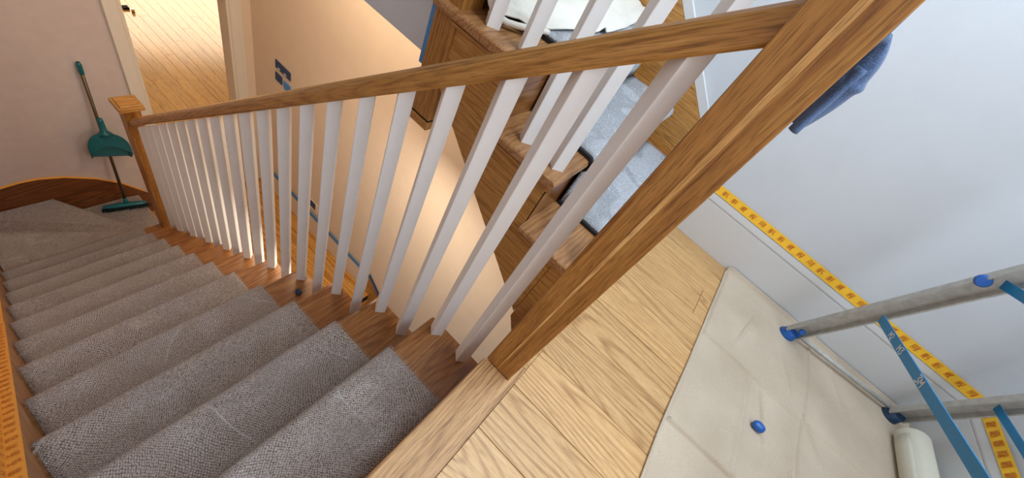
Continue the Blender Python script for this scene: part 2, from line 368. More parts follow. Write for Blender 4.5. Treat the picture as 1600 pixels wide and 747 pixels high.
# ---- floors made of single boards
def boards(name, m, parent, xs, y0, y1, z, t=.02, gap=.0012, ends=None, b=.0012):
    for i, (a, c) in enumerate(zip(xs, xs[1:])):
        cuts = sorted([y0, y1]+[q for q in (ends(i) if ends else []) if y0+.05 < q < y1-.05])
        for q0, q1 in zip(cuts, cuts[1:]):
            box(name, m, parent, a+gap/2, c-gap/2, q0+gap/2, q1-gap/2, z-t, z+random.uniform(-.0004, .0004), b)
floor = st(box('floor', 'black', None, -.9, XW, -1.47, -.08, -.20, -.0201))
bx = [-.90, -.803, -.655, -.506, -.358, -.2095, -.060]
boards('floor_board', 'board_y', floor, bx, -1.47, -.1055, 0, ends=lambda i: [-1.47+.37*(i % 3)+.3])
bx2 = [-.060, .086, .240, .405, .560, .730, .900, 1.055, XW]
def e2(i): return {5: [-.452], 6: [-.95], 2: [-.9], 3: [-1.1]}.get(i, [])
for i, (a, c) in enumerate(zip(bx2, bx2[1:])):
    y1 = -.1055 if i == 0 else -.062
    if i == 0:
        box('floor_board', 'board_y', floor, a+.0006, c-.0006, -1.47, -.1055, -.02, 0, .0012)
    else:
        boards('floor_board', 'board_y', floor, [a, c], -1.47, y1, 0, ends=lambda _i, k=i: e2(k))
box('floor_board', 'board_y', floor, -.0015, .0854, -.1050, -.004, -.02, 0, .0012)
# lower hall and the room beyond the door
hf = st(box('floor', 'black', None, -.05, XW, 1.44, YF+.12, ZH-.10, ZH-.0151))
hx = [-.05+.0905*i for i in range(14)]+[XW-.0005]
boards('floor_board', 'hall_y', hf, hx, 1.44, YF+.06, ZH, t=.015, gap=.0022, ends=lambda i: [1.44+(.37+.83*i) % 1.1+.25, 1.44+(.37+.83*i) % 1.1+1.35])
rf = st(box('floor', 'black', None, -1.0, 4.2, YF+.06, 9.6, ZH-.10, ZH-.0151))
rxs = [-.1+.118*i for i in range(36)]
boards('floor_board', 'room_y', rf, rxs, YF+.062, 9.6, ZH, t=.015, gap=.0015, ends=lambda i: [4.0+(.61*i*1.7) % 1.6, 5.6+(.47*i*1.9) % 1.5, 7.3+(.39*i) % 1.2])
st(box('wall_far_room', 'cream_wall', None, -1.1, -1.0, YF+.12, 9.6, ZH, -.3))
st(box('wall_far_room', 'cream_wall', None, 4.2, 4.3, YF+.12, 9.6, ZH, -.3))
st(box('wall_far_room', 'cream_wall', None, -1.1, 4.3, 9.6, 9.7, ZH, -.3))
st(box('wall_far_room', 'cream_wall', None, 1.42, 4.3, YF+.02, YF+.12, ZH, -.3))
st(box('ceiling', 'white_wall', None, -1.1, 4.3, YF+.12, 9.7, -.3, -.2))
# ---- skirtings
sk = [(0, 0), (-.0, .200), (.0035, .2015), (.0035, .2045), (.0, .206), (-.001, .212), (.001, .236), (.004, .2425), (.0075, .243), (.0075, 0)]
st(prism('baseboard_right', 'skirt', None, [(XW+a, z) for a, z in sk], 1, -1.47, -.16, 0))
st(prism('baseboard_back', 'skirt', None, [(-1.456-a, z) for a, z in sk]+[], 0, -.9, XW-.002, 0))
st(box('baseboard_hall', 'cream_trim', None, XW-.014, XW-.0005, 1.495, YF-.03, ZH, -2.625, .003))

# ================================================================== LOWER STAIR
XR, XL = .010, -.870
low = empty('lower_staircase', (XR-.4, 0, -2.93), 'oak staircase going down from the landing, with open white balusters on its right side', 'staircase')
def tread_prof(y0, y1, z, t=.028, r=.012):
    """back at y0, rounded nosing at y1, top at z"""
    p = [(y0, z-t), (y0, z)]
    for k in range(6):
        a = math.radians(90-36*k); p.append((y1-t/2+t/2*math.cos(a), z-t/2+t/2*math.sin(a)))
    return p
NO = -.010
for n in range(1, 12):
    z = -RI*n; y1 = n*G+NO; y0 = (n-1)*G-.018
    # thickness runs across x: the treads' grain follows the nosing
    bm = bmesh.new(); pts = tread_prof(y0, y1, z)
    A = [bm.verts.new((XL, y, q)) for y, q in pts]; B = [bm.verts.new((XR, y, q)) for y, q in pts]
    bm.faces.new(A); bm.faces.new(B[::-1])
    for i in range(len(pts)): bm.faces.new((A[i], A[(i+1) % len(pts)], B[(i+1) % len(pts)], B[i]))
    from_bm('tread', bm, 'tread_x', low)
for n in range(1, 13):
    z1 = -RI*(n-1)-.028; z0 = -RI*n
    y = (n-1)*G-.030
    box('riser', 'tread_x', low, XL, XR-.012, y-.012, y, z0, z1-.0005)
# sloping strings
prism('outer_string', 'oak_y', low, [(.0, -.235), (2.46, -2.26), (2.46, -2.50), (.0, -.46)], 0, -.030, -.004)
prism('trimmer', 'oak_x', low, [(-.10, -.030), (-.012, -.030), (-.012, -.24), (-.10, -.24)], 0, XL, .20)
ws = [(-.10, .115), (0.0, .027), (2.50, nose(2.50)+.027), (2.75, nose(2.50)+.027-.10), (YF-.016, -2.262), (YF-.016, -2.95), (2.5, -2.5), (0, -.4), (-.10, -.3)]
prism('wall_string', 'utread_y', low, ws, 0, -.899, XL)
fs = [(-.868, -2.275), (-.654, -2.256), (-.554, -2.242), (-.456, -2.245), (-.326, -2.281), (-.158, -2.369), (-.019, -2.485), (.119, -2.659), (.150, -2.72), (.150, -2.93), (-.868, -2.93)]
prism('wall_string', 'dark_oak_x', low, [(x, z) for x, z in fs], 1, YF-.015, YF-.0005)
# winders : tread polygons (counter clockwise) and their front edges
def wtread(poly, z, front, nm='winder_tread'):
    prism(nm, 'tread_x', low, poly, 2, z-.028, z, .006, 2)
def inter(p, d, x=None, y=None):
    t = (x-p[0])/d[0] if x is not None else (y-p[1])/d[1]
    return (p[0]+d[0]*t, p[1]+d[1]*t)
n12 = ((-.03, 2.55), (-.61, .372)); n13 = ((-.01, 2.62), (-.451, .771))
d12 = (n12[1][0], n12[1][1]); d13 = (n13[1][0], n13[1][1])
a12 = inter(n12[0], d12, x=XL); a13 = inter(n13[0], d13, y=YF-.015)
wtread([(XL, 2.50), (-.03, 2.50), n12[0], a12], -RI*12, None)
wtread([(XL, a12[1]-.04), (-.03, 2.51), n13[0], a13, (XL, YF-.015)], -RI*13, None)
wtread([(a13[0]-.04, YF-.015), (-.03, 2.56), (.055, 2.56), (.055, YF-.015)], -RI*14, None)
def riser_on(p, q, z0, z1):
    bm = bmesh.new(); p = Vector((*p, 0)); q = Vector((*q, 0)); d = (q-p).normalized(); nrm = Vector((-d.y, d.x, 0))*.006
    for s in (nrm,):
        v = [bm.verts.new(c+Vector((0, 0, z))) for c in (p-s, q-s, q+s, p+s) for z in (z0, z1)]
        for f in ((0, 1, 3, 2), (2, 3, 5, 4), (4, 5, 7, 6), (6, 7, 1, 0), (0, 2, 4, 6), (1, 7, 5, 3)): bm.faces.new([v[i] for i in f])
    from_bm('riser', bm, 'tread_x', low)
riser_on((a12[0], a12[1]-.03), (-.05, 2.54), -RI*13, -RI*12-.0285)
riser_on((a13[0]-.03, a13[1]-.002), (-.03, 2.60), -RI*14, -RI*13-.0285)
riser_on((.035, 2.56), (.035, YF-.016), ZH, -RI*14-.0285)
# landing nosing of the lower flight
bm = bmesh.new()
pts = [(XL-.029, -.105), (-.003, -.105), (-.003, -.0872), (-.0668, -.0872), (-.0668, -.010), (-.0700, -.003), (-.0740, 0), (XL-.029, 0)]
A = [bm.verts.new((x, y, 0)) for x, y in pts]; B = [bm.verts.new((x, y, -.030)) for x, y in pts]
bm.faces.new(A); bm.faces.new(B[::-1])
for i in range(len(pts)): bm.faces.new((A[i], A[(i+1) % 8], B[(i+1) % 8], B[i]))
bmesh.ops.recalc_face_normals(bm, faces=bm.faces)
ed = [e for e in bm.edges if all(abs(v.co.y) < 1e-5 for v in e.verts) and abs(e.verts[0].co.z-e.verts[1].co.z) < 1e-6]
bmesh.ops.bevel(bm, geom=ed, offset=.0145, segments=6, affect='EDGES', profile=.5)
ln = from_bm('landing_nosing', bm, 'nosing_x', low); ln['label'] = 'pale oak nosing board at the landing edge'
box('joint_shadow', 'black', low, XL, -.003, -.1056, -.1050, -.02, -.0008)

# ---- carpet runner with its clear film
CL_, CR_ = -.863, -.166
def runner_profile(n0, n1, off, step_y=G, rise=RI, y_off=.010, t=.010, first_riser=True, up=False):
    """outer surface of the carpet as (y, z) list from top to bottom"""
    out = []
    R = .020+off
    for n in range(n0, n1+1):
        z = -rise*n+t+off; y1 = n*step_y+NO+y_off; yb = (n-1)*step_y-.028+.008+off
        if n == n0: out.append((yb, z+.03 if False else z))
        else: out.append((yb, z))
        k0 = 8
        for k in range(k0+1):
            a = math.radians(90-165*k/k0); out.append((y1-R+R*math.cos(a)+off*0, z-R+R*math.sin(a)))
        out.append((n*step_y-.028+.009+off, z-2*R-.006))
        out.append((n*step_y-.028+.008+off, -rise*(n+1)+t+off+.004))
    return out
prof = runner_profile(1, 11, 0)
def subdiv(prof, L=.03):
    o = [prof[0]]
    for p, q in zip(prof, prof[1:]):
        d = math.hypot(q[0]-p[0], q[1]-p[1]); k = max(1, int(d/L))
        for i in range(1, k+1): o.append((p[0]+(q[0]-p[0])*i/k, p[1]+(q[1]-p[1])*i/k))
    return o
prof2 = subdiv(prof, .04)
def runner_mesh(name, m, prof, x0, x1, nx, wob, parent=None):
    nv = len(prof)-1
    def P(u, v):
        j = round(v*nv); x = x0+(x1-x0)*u; y, z = prof[j]
        d = wob(x, y, z); return (x, y+d*.6, z+d)
    bm = grid_bm(P, nx, nv); return from_bm(name, bm, m, parent, smooth=True)
cr = runner_mesh('carpet_runner', 'carpet', prof2, CL_, CR_, 28, lambda x, y, z: .0022*noise.noise(Vector((x*5, y*5, z*5))))
solid(cr, .008, 1 if False else -1)
tag(cr, 'taupe looped carpet runner laid down the lower stairs under clear film', 'carpet')
# winder carpet pieces
def inset(poly, d):
    c = Vector((sum(p[0] for p in poly)/len(poly), sum(p[1] for p in poly)/len(poly)))
    return [tuple(c+(Vector(p)-c)*(1-d)) for p in poly]
def winder_carpet(pts, z, lab):
    o = prism('stair_carpet', 'carpet', None, pts, 2, z+.0005, z+.013, .004, 2); tag(o, lab, 'carpet', None); return o
def along(p, d, t, off=(0, 0)): return (p[0]+d[0]*t+off[0], p[1]+d[1]*t+off[1])
# each piece wraps its own nosing: top plate + front lip made as one mesh
def wc(top, front, z, lab):
    bm = bmesh.new()
    zt = z+.012
    A = [bm.verts.new((x, y, zt)) for x, y in top]; B = [bm.verts.new((x, y, z+.001)) for x, y in top]
    bm.faces.new(A); bm.faces.new(B[::-1]); n = len(top)
    for i in range(n): bm.faces.new((A[i], A[(i+1) % n], B[(i+1) % n], B[i]))
    bmesh.ops.recalc_face_normals(bm, faces=bm.faces); bev(bm, .004, 2)
    (px, py), (qx, qy) = front; d = Vector((qx-px, qy-py, 0)).normalized(); nn = Vector((d.y, -d.x, 0))
    if nn.y < 0 and abs(nn.y) > abs(nn.x): nn = -nn
    if abs(nn.x) >= abs(nn.y) and nn.x < 0: nn = -nn
    prof_ = [(0, zt), (.008, zt-.003), (.013, zt-.012), (.014, zt-.022), (.010, zt-.036), (-.012, zt-.044), (-.014, z-RI+.014), (-.022, z-RI+.014), (-.02, zt-.052), (.0, zt-.040), (.004, zt-.02)]
    R0 = [bm.verts.new(Vector((px, py, 0))+nn*s+Vector((0, 0, q))) for s, q in prof_]
    R1 = [bm.verts.new(Vector((qx, qy, 0))+nn*s+Vector((0, 0, q))) for s, q in prof_]
    for i in range(len(prof_)): bm.faces.new((R0[i], R0[(i+1) % len(prof_)], R1[(i+1) % len(prof_)], R1[i]))
    bm.faces.new(R0); bm.faces.new(R1[::-1])
    o = from_bm('stair_carpet', bm, 'carpet', None); tag(o, lab, 'carpet', 'carpets on the turning steps'); return o
f12 = (inter(n12[0], d12, x=-.862), inter(n12[0], d12, x=-.12))
wc([(-.862, 2.522), (-.150, 2.522), f12[1], f12[0]], f12, -RI*12, 'taupe carpet on the first turning step, nearest the straight runner')
f13 = (inter(n13[0], d13, y=YF-.022), inter(n13[0], d13, y=2.78))
wc([(-.862, a12[1]-.012), (-.145, 2.640), f13[1], f13[0], (-.862, YF-.022)], f13, -RI*13, 'taupe carpet on the wedge-shaped corner step under the curved wall string')
wc([(a13[0]+.0, YF-.024), (-.105, 2.83), (-.02, 2.88), (.040, 2.93), (.045, YF-.035), (-.02, YF-.022)], ((.040, 2.93), (.045, YF-.035)), -RI*14, 'pale dusty carpet on the bottom step where the broom stands')
# clear film over the runner, wrinkled
def wob(x, y, z):
    a = noise.noise(Vector((x*3.1, y*4.0, z*4.0)))
    rid = (1-abs(noise.noise(Vector((x*7+3, y*7, z*7)))))**9
    return .002+.003*abs(a)+.006*rid
pf = subdiv(runner_profile(1, 11, .0025), .012)
fl = runner_mesh('plastic_film', 'film', pf, CL_-.006, CR_+.006, 90, wob)
tag(fl, 'clear crinkled plastic film stretched over the lower stair carpet', 'plastic film')
def flat_film(x0, x1, y0, y1, z, lab, nx=30, ny=24, poly=None):
    def P(u, v):
        if poly:
            a = Vector(poly[0]).lerp(Vector(poly[1]), u); b = Vector(poly[3]).lerp(Vector(poly[2]), u); c = a.lerp(b, v); x, y = c
        else: x = x0+(x1-x0)*u; y = y0+(y1-y0)*v
        return (x, y, z+.0005+wob(x, y, z)*1.2)
    o = from_bm('plastic_film', grid_bm(P, nx, ny), 'film', None, smooth=True); tag(o, lab, 'plastic film', 'film over the turning steps'); return o
flat_film(0, 0, 0, 0, -RI*12+.013, 'clear plastic film over the first turning step', poly=[(-.862, 2.53), (-.14, 2.53), f12[1], f12[0]])
flat_film(0, 0, 0, 0, -RI*13+.013, 'clear plastic film over the wedge-shaped corner step', poly=[(-.862, a12[1]), (-.17, 2.66), (-.19, 2.90), (-.86, YF-.03)])
flat_film(0, 0, 0, 0, -RI*14+.013, 'clear plastic film under the broom on the bottom step', poly=[(-.31, YF-.03), (-.13, 2.95), (.04, 2.95), (.04, YF-.04)])

# ================================================================== LOWER BALUSTRADE
bal = empty('lower_balustrade', (-.015, 1.2, -1.0), 'oak handrail on white square balusters between two oak newel posts, beside the lower stairs', 'balustrade')
# big newel at the landing: two laminations with a lighter seam
NX0, NX1, NY0, NY1 = -.066, .015, -.087, -.006
npo = box('newel_post', 'oak_z', bal, NX0, NX1, NY0, NY1, -.25 if False else 0.0, 1.75, .0022, 2)
npo['label'] = 'tall oak newel post at the landing edge'
bm = bmesh.new(); ym = (NY0+NY1)/2+.001
v = []
for z, w_ in ((.001, .0012), (.35, .0024), (.7, .0040), (1.1, .0055), (1.5, .0058), (1.74, .0060)):
    c = ym-.004*z
    v.append([bm.verts.new((NX0-.0009, c-w_, z)), bm.verts.new((NX0-.0012, c, z)), bm.verts.new((NX0-.0009, c+w_, z)), bm.verts.new((NX0+.004, c, z))])
for r0, r1 in zip(v, v[1:]):
    for k in range(4): bm.faces.new((r0[k], r0[(k+1) % 4], r1[(k+1) % 4], r1[k]))
bm.faces.new(v[0]); bm.faces.new(v[-1])
sp = from_bm('sapwood_strip', bm, 'sap_z', npo); sp['label'] = 'pale sapwood strip'
# far newel with its cap
fn = box('newel_post', 'oak_z', bal, -.0555, .0255, 2.4595, 2.5405, -2.28, -1.03, .002, 2)
fn['label'] = 'oak newel post with a flat cap at the foot of the straight flight'
cap = prism('newel_cap', 'oak_x', fn, [(-.075, 2.44), (.045, 2.44), (.045, 2.56), (-.075, 2.56)], 2, -1.030, -1.002, .003, 2)
box('newel_cap_top', 'oak_x', fn, -.062, .032, 2.453, 2.547, -1.002, -.996, .0025, 1)
# handrail
def hb(y): return .879-.82*y
hr = [(-.030, .000), (.030, .000), (.033, .006), (.033, .022), (.029, .032), (.020, .040), (.008, .0445), (-.008, .0445), (-.020, .040), (-.029, .032), (-.033, .022), (-.033, .006)]
sweep('handrail', 'oak_y', bal, (-.015, -.045, hb(-.045)), (-.015, 2.462, hb(2.462)), hr, smooth=False, b=.0)
# balusters, turned 45 degrees
def baluster_mesh(name, h, s=.0352):
    """origin at the foot; top end cut to the slope of the rail"""
    bm = bmesh.new(); r = s/math.sqrt(2)
    A = []; B = []
    for a in range(4):
        x = r*math.cos(a*math.pi/2); y = r*math.sin(a*math.pi/2)
        A.append(bm.verts.new((x, y, 0))); B.append(bm.verts.new((x, y, h[0]+h[1]*y)))
    bm.faces.new(A[::-1]); bm.faces.new(B)
    for i in range(4): bm.faces.new((A[i], A[(i+1) % 4], B[(i+1) % 4], B[i]))
    bmesh.ops.recalc_face_normals(bm, faces=bm.faces)
    bev(bm, .0022, 2, [e for e in bm.edges if abs(e.verts[0].co.x-e.verts[1].co.x) < 1e-6 and abs(e.verts[0].co.y-e.verts[1].co.y) < 1e-6])
    me = bpy.data.meshes.new(name); bm.to_mesh(me); bm.free(); me.materials.append(MAT['baluster']); return me
B0 = .0596
meshes = {}
for j in range(21):
    y = B0+j*G/2; n = j//2+1
    zb = -RI*n; key = j % 2
    if key not in meshes: meshes[key] = baluster_mesh('baluster', (hb(y)-zb+.004, -.82))
    o = bpy.data.objects.new('baluster', meshes[key]); COL.objects.link(o); o.parent = bal
    o.location = Vector((-.0155, y, zb+.0005))-wloc(bal); WL[o.name] = Vector((-.0155, y, zb))

# ================================================================== UPPER STAIR
ux = .205; U0 = -.060; UXR = 1.296
up = empty('upper_staircase', (.75, 0, 0), 'oak staircase climbing from the landing on the right, pale carpet down its middle', 'staircase')
for n in range(1, 8):
    z = RI*n; y0 = U0+G*(n-1); y1 = y0+G+.020
    if n == 3: y1 = .707-.001+.0
    t = .030; pts = [(y1, z-t), (y1, z)]
    for k in range(6):
        a = math.radians(90+36*k); pts.append((y0+t/2+t/2*math.cos(a), z-t/2+t/2*math.sin(a)))
    xl = ux if n < 4 else .2635
    bm = bmesh.new()
    A = [bm.verts.new((xl, y, q)) for y, q in pts]; B = [bm.verts.new((UXR, y, q)) for y, q in pts]
    bm.faces.new(A); bm.faces.new(B[::-1])
    for i in range(len(pts)): bm.faces.new((A[i], A[(i+1) % len(pts)], B[(i+1) % len(pts)], B[i]))
    bmesh.ops.recalc_face_normals(bm, faces=bm.faces)
    if n < 4:   # round the open end like the nosing
        ed = [e for e in bm.edges if all(abs(v.co.x-xl) < 1e-5 for v in e.verts) and abs(e.verts[0].co.z-e.verts[1].co.z) < 1e-6 and abs(e.verts[0].co.y-e.verts[1].co.y) > .05]
        bmesh.ops.bevel(bm, geom=ed, offset=.013, segments=5, affect='EDGES', profile=.5)
    from_bm('tread', bm, 'utread_x', up)
    # riser and cove under the nosing
    box('riser', 'tread_x', up, xl+.022, UXR, y0+.020, y0+.034, z-RI+.0005, z-t-.0005)
    if n < 4:
        prism('cove_moulding', 'oak_x', up, [(y0+.019, z-t-.001), (y0+.006, z-t-.001), (y0+.010, z-t-.010), (y0+.019, z-t-.016)], 0, xl+.006, UXR, 0)
        y_end = y1-.002
        prism('cove_moulding', 'oak_y', up, [(xl+.0195, z-t-.001), (xl+.005, z-t-.001), (xl+.010, z-t-.010), (xl+.0195, z-t-.016)], 1, y0+.008, min(y_end, y0+G+.01), 0)
# open cut string
cut = []
for n in range(1, 4):
    y0 = U0+G*(n-1)+.020
    cut += [(y0, RI*(n-1)-.0005 if n > 1 else -.030), (y0, RI*n-.031), (U0+G*n+.020, RI*n-.031)]
cut[0] = (.046, -.031); cut[1] = (.046, RI-.031)
cut = cut[:-1]+[(.6255, RI*3-.031)]
def ub(y): return .263+.858*(y-.522)
cut += [(.6255, ub(.6255)), (.046, ub(.046))]
prism('outer_string', 'oak_y', up, cut, 0, .225, .2405)
prism('string_block', 'oak_y', up, [(.0445, -.031), (.0445, RI-.031), (-.036, RI-.031), (-.036, -.31), (.0445, ub(.046)-.03)], 0, .226, .2405)
prism('soffit', 'white_wall', up, [(.70, .398), (.6255, ub(.6255)+.012), (.0, -.18), (.0, -.16), (.6255, ub(.6255)+.03), (.70, .44)], 0, .242, XW-.0005)
prism('trimmer', 'oak_x', up, [(-.061, -.022), (-.012, -.022), (-.012, -.24), (-.061, -.24)], 0, .212, 1.30)
# wall side string
wsn = [(-.12, .0), (-.12, RI+.03), (-.03, .332), (1.9, .332+.826*1.93), (1.9, 1.2), (.2, 0.0)]
prism('wall_string', 'oak_y', up, wsn, 0, UXR+.0005, UXR+.022)
prism('string_cap', 'skirt', up, [(-.03, .3325), (1.9, .3325+.826*1.93), (1.9, .3325+.826*1.93+.055), (-.03, .3325+.055)], 0, UXR+.010, UXR+.0285, .003)
# balusters and pendant newel
ubal = empty('upper_balustrade', (.27, .3, .3), 'white square balusters beside the upper stairs with an oak newel hanging below the turn', 'balustrade')
UB = [(.098, 1), (.213, 2), (.328, 2), (.443, 3), (.558, 3)]
ume = {}
for y, n in UB:
    key = n*0+round((1.12+.826*y)-RI*n, 2)
    if key not in ume: ume[key] = baluster_mesh('baluster', (1.125+.826*y-RI*n, .826))
    o = bpy.data.objects.new('baluster', ume[key]); COL.objects.link(o); o.parent = ubal
    o.location = Vector((.2705, y, RI*n+.0005))-wloc(ubal)
sweep('handrail', 'oak_y', ubal, (.27, -.025, 1.12-.826*.025), (.27, .628, 1.12+.826*.628), hr)
sn_ = box('newel_post', 'oak_z', ubal, .222+.009, .303, -.105, -.026, .0, 1.22, .002, 2)
pn = box('newel_post', 'oak_z', ubal, .222, .303, .6265, .7065, .228, 2.0, .0022, 2)
pn['label'] = 'oak newel post ending in a hanging foot'
box('foot_neck', 'black', pn, .2245, .3005, .629, .704, .2215, .2285)
box('newel_foot', 'oak_x', pn, .2195, .3055, .624, .709, .1935, .2215, .0035, 2)
# upper carpet: pieces with dark bound edges
def urun(off, t=.011):
    out = []
    R = .022+off
    for n in range(1, 5):
        z = RI*n+t+off; y0 = U0+G*(n-1)-.008-off
        out.append((U0+G*(n-1)+.020-.010-off, RI*(n-1)+t+off+(.002 if n > 1 else -.008)))
        out.append((U0+G*(n-1)+.020-.010-off, z-2*R-.008))
        for k in range(9):
            a = math.radians(255-165*k/8); out.append((y0+R+R*math.cos(a), z-R+R*math.sin(a)))
        out.append((U0+G*n+.008, z))
    return out
uc = runner_mesh('carpet_runner', 'carpet_blue', subdiv(urun(0), .04), .420, 1.235, 30, lambda x, y, z: .002*noise.noise(Vector((x*5, y*5, z*5))))
solid(uc, .007, 1)
tag(uc, 'pale blue-grey carpet runner on the upper stairs with a black bound edge', 'carpet')
bm = bmesh.new(); pr_ = subdiv(urun(.0006), .03)
V = [[bm.verts.new((x, y+dy, z+dz)) for x, dy, dz in ((.410, 0, -.010), (.410, 0, .001), (.4235, 0, .0012), (.4235, 0, -.010))] for y, z in pr_]
for r0, r1 in zip(V, V[1:]):
    for k in range(4): bm.faces.new((r0[k], r0[(k+1) % 4], r1[(k+1) % 4], r1[k]))
be = from_bm('bound_edge', bm, 'carpet_edge', uc); be['label'] = 'black bound edge'
ufl = runner_mesh('plastic_film', 'film', subdiv(urun(.003), .012), .414, 1.245, 80, wob)
tag(ufl, 'clear crinkled plastic film over the pale carpet of the upper stairs', 'plastic film')

# white sheet bunched on the third step of the upper stairs
def sheetP(u, v):
    x = .262+1.02*u
    yb = .515-.05*min(1, u*6)+.02*math.sin(u*9)+.012*noise.noise(Vector((u*6, 0, 2)))
    if u < .08: yb = .575-.5*u
    s = v
    if s < .38:
        y = yb+(.625-yb)*s/.38; z = .598+.030*math.sin(s/.38*math.pi*.5)
    elif s < .62:
        y = .615+.01*(s-.38)/.24; z = .628+(.80-.628)*(s-.38)/.24
        y -= .03*math.sin((s-.38)/.24*math.pi)
    else:
        y = .625+.35*(s-.62)/.38; z = .80
    f = .016*abs(noise.noise(Vector((x*4.5, s*3.0, 1))))+.012*abs(noise.noise(Vector((x*9, s*7.0, 5))))
    z += f if s > .03 else f*.3
    if .655 < x < .76: z += .018*math.exp(-((x-.705-.12*s)/.018)**2)
    return (x, y-f*.4, z)
sh = from_bm('dust_sheet', grid_bm(sheetP, 90, 50), 'sheet', None, smooth=True); solid(sh, .0035, -1)
tag(sh, 'white cotton dust sheet bunched over the upper steps below the newel', 'dust sheet')
tube('rolled_hem', 'sheet', sh, [(.262+.02*i, .575-.0175*i if i < 5 else .497-.005*(i-5), .590+.003*math.sin(i*2)) for i in range(9)], .0085, 10)

# blue-grey towel over the landing newel of the upper stairs
def towelP(u, v):
    # u across, v over the top: down the front, over the top
    fr = .62
    if v < fr:
        z = .795+(1.00-.795)*(v/fr); y = -.128-.016*math.sin(v/fr*math.pi*.9)-.004
        x = .205+.085*u
        if v < fr: x += .0
    else:
        k = (v-fr)/(1-fr); y = -.132+.10*k; z = 1.235-.0*k; x = .205+.11*u
    z = .795+(1.235-.795)*min(1, v/fr)
    y += .010*math.sin(u*9+v*2)*(1-v)
    if .28 < v/fr < .52: y -= .012
    return (x, y, z)
# front drop, knotted in the middle
def towelF(u, v):
    a = 2*math.pi*u
    z = .800+.150*v
    w1 = .034+.012*math.sin(v*3.0)+.004*math.exp(-((v-.56)/.05)**2); d1 = .016+.004*math.sin(v*3.2)+.005*math.exp(-((v-.56)/.05)**2)
    if v > .62: d1 -= .012*((v-.62)/.38)**3; w1 -= .004*((v-.62)/.38)**3
    r = 1+.10*math.sin(a*3+v*2)
    cx = .250+.0*v
    return (cx+w1*r*math.cos(a), -.1245+.0*v+d1*r*math.sin(a)-.006*math.sin(v*math.pi), z+.006*math.cos(a))
tw = empty('towel', (.25, -.12, .80), 'blue-grey terry towel hanging on the post behind the big oak newel', 'towel')
tb = grid_bm(towelF, 26, 30); bmesh.ops.remove_doubles(tb, verts=tb.verts, dist=1e-5); bmesh.ops.holes_fill(tb, edges=[e for e in tb.edges if e.is_boundary], sides=60)
o = from_bm('hanging_folds', tb, 'towel', tw, smooth=True)
def towelG(u, v):
    a = 2*math.pi*u; z = .786+.12*v
    return (.212+.014*math.cos(a)+.004*v, -.1270+.009*math.sin(a), z)
tb = grid_bm(towelG, 14, 14); bmesh.ops.remove_doubles(tb, verts=tb.verts, dist=1e-5); bmesh.ops.holes_fill(tb, edges=[e for e in tb.edges if e.is_boundary], sides=60)
o = from_bm('hanging_folds', tb, 'towel', tw, smooth=True)
def towelT(u, v):
    a = math.pi*v; x = .205+.11*u
    L = [(-.1135, .95), (-.1095, 1.10), (-.1085, 1.222), (-.104, 1.232), (-.066, 1.234), (-.03, 1.232), (-.019, 1.222), (-.017, 1.10), (-.016, 1.0)]
    k = v*8; i = min(7, int(k)); f = k-i
    return (x, L[i][0]+(L[i+1][0]-L[i][0])*f, L[i][1]+(L[i+1][1]-L[i][1])*f)
o = from_bm('draped_top', grid_bm(towelT, 10, 24), 'towel', tw, smooth=True); solid(o, .004, 0)

# ================================================================== TAPES
def ribbon(name, m, parent, pts, wvec, t=.0006):
    """flat tape along pts, width vector wvec"""
    bm = bmesh.new(); w_ = Vector(wvec); 
    V = [(bm.verts.new(Vector(p)), bm.verts.new(Vector(p)+w_)) for p in pts]
    for a, b in zip(V, V[1:]): bm.faces.new((a[0], b[0], b[1], a[1]))
    o = from_bm(name, bm, m, parent); solid(o, t, 0); return o
def glyphs(bm, o, u, v, h, n, nrm, seed, lines=1, asp=.55):
    """small block of illegible letter strokes: o origin, u reading direction (unit), v up (unit)"""
    rnd = random.Random(seed); o = Vector(o); u = Vector(u); v = Vector(v); nr = Vector(nrm)*.0006
    segs = {'a': (0, 1, 1, 1), 'b': (1, 1, 1, .5), 'c': (1, .5, 1, 0), 'd': (0, 0, 1, 0), 'e': (0, 0, 0, .5), 'f': (0, .5, 0, 1), 'g': (0, .5, 1, .5)}
    shapes = ['abcdefg', 'aefgd', 'abcfeg', 'bcefg', 'afgcd', 'efad', 'aefg', 'abcdef']
    lh = h/lines*.86; cw = lh*asp; t = min(lh*.13, cw*.24)
    for L in range(lines):
        for i in range(n):
            base = o+u*(i*cw*1.45)+v*(L*h/lines)
            for s in rnd.choice(shapes):
                x0, y0, x1, y1 = segs[s]
                p = base+u*(x0*cw)+v*(y0*lh); q = base+u*(x1*cw)+v*(y1*lh); d = (q-p).normalized(); sd = (v if abs(d.dot(u)) > .5 else u)*t
                vv = [bm.verts.new(c+nr) for c in (p-sd, q-sd, q+sd, p+sd)]; bm.faces.new(vv)
# right wall
tp = empty('masking_tape', (XW, -.8, .25), 'yellow masking tape with red print along the landing skirting top', 'tape')
ribbon('tape_strip', 'yellow_tape', tp, [(XW-.0005, -.165, .245), (XW-.0005, -1.4555, .241)], (0.0045, 0, .040))
ribbon('tape_strip', 'yellow_tape', tp, [(XW-.001, -1.4545, .241), (-.6, -1.4545, .238)], (0, -.003, .040))
bm = bmesh.new(); y = -.193
i = 0
while y > -1.44:
    glyphs(bm, (XW+.0008, y, .252), (0, -1, 0), (0, 0, 1), .026, 3, (-1, 0, 0), i % 5, 1, .25); y -= .0480; i += 1
x = 1.125
while x > .3:
    glyphs(bm, (x, -1.4542, .247), (-1, 0, 0), (0, 0, 1), .028, 4, (0, 1, 0), i % 5, 2, .36); x -= .0440; i += 1
pt = from_bm('printed_lettering', bm, 'print_red', tp); pt['kind'] = 'stuff'
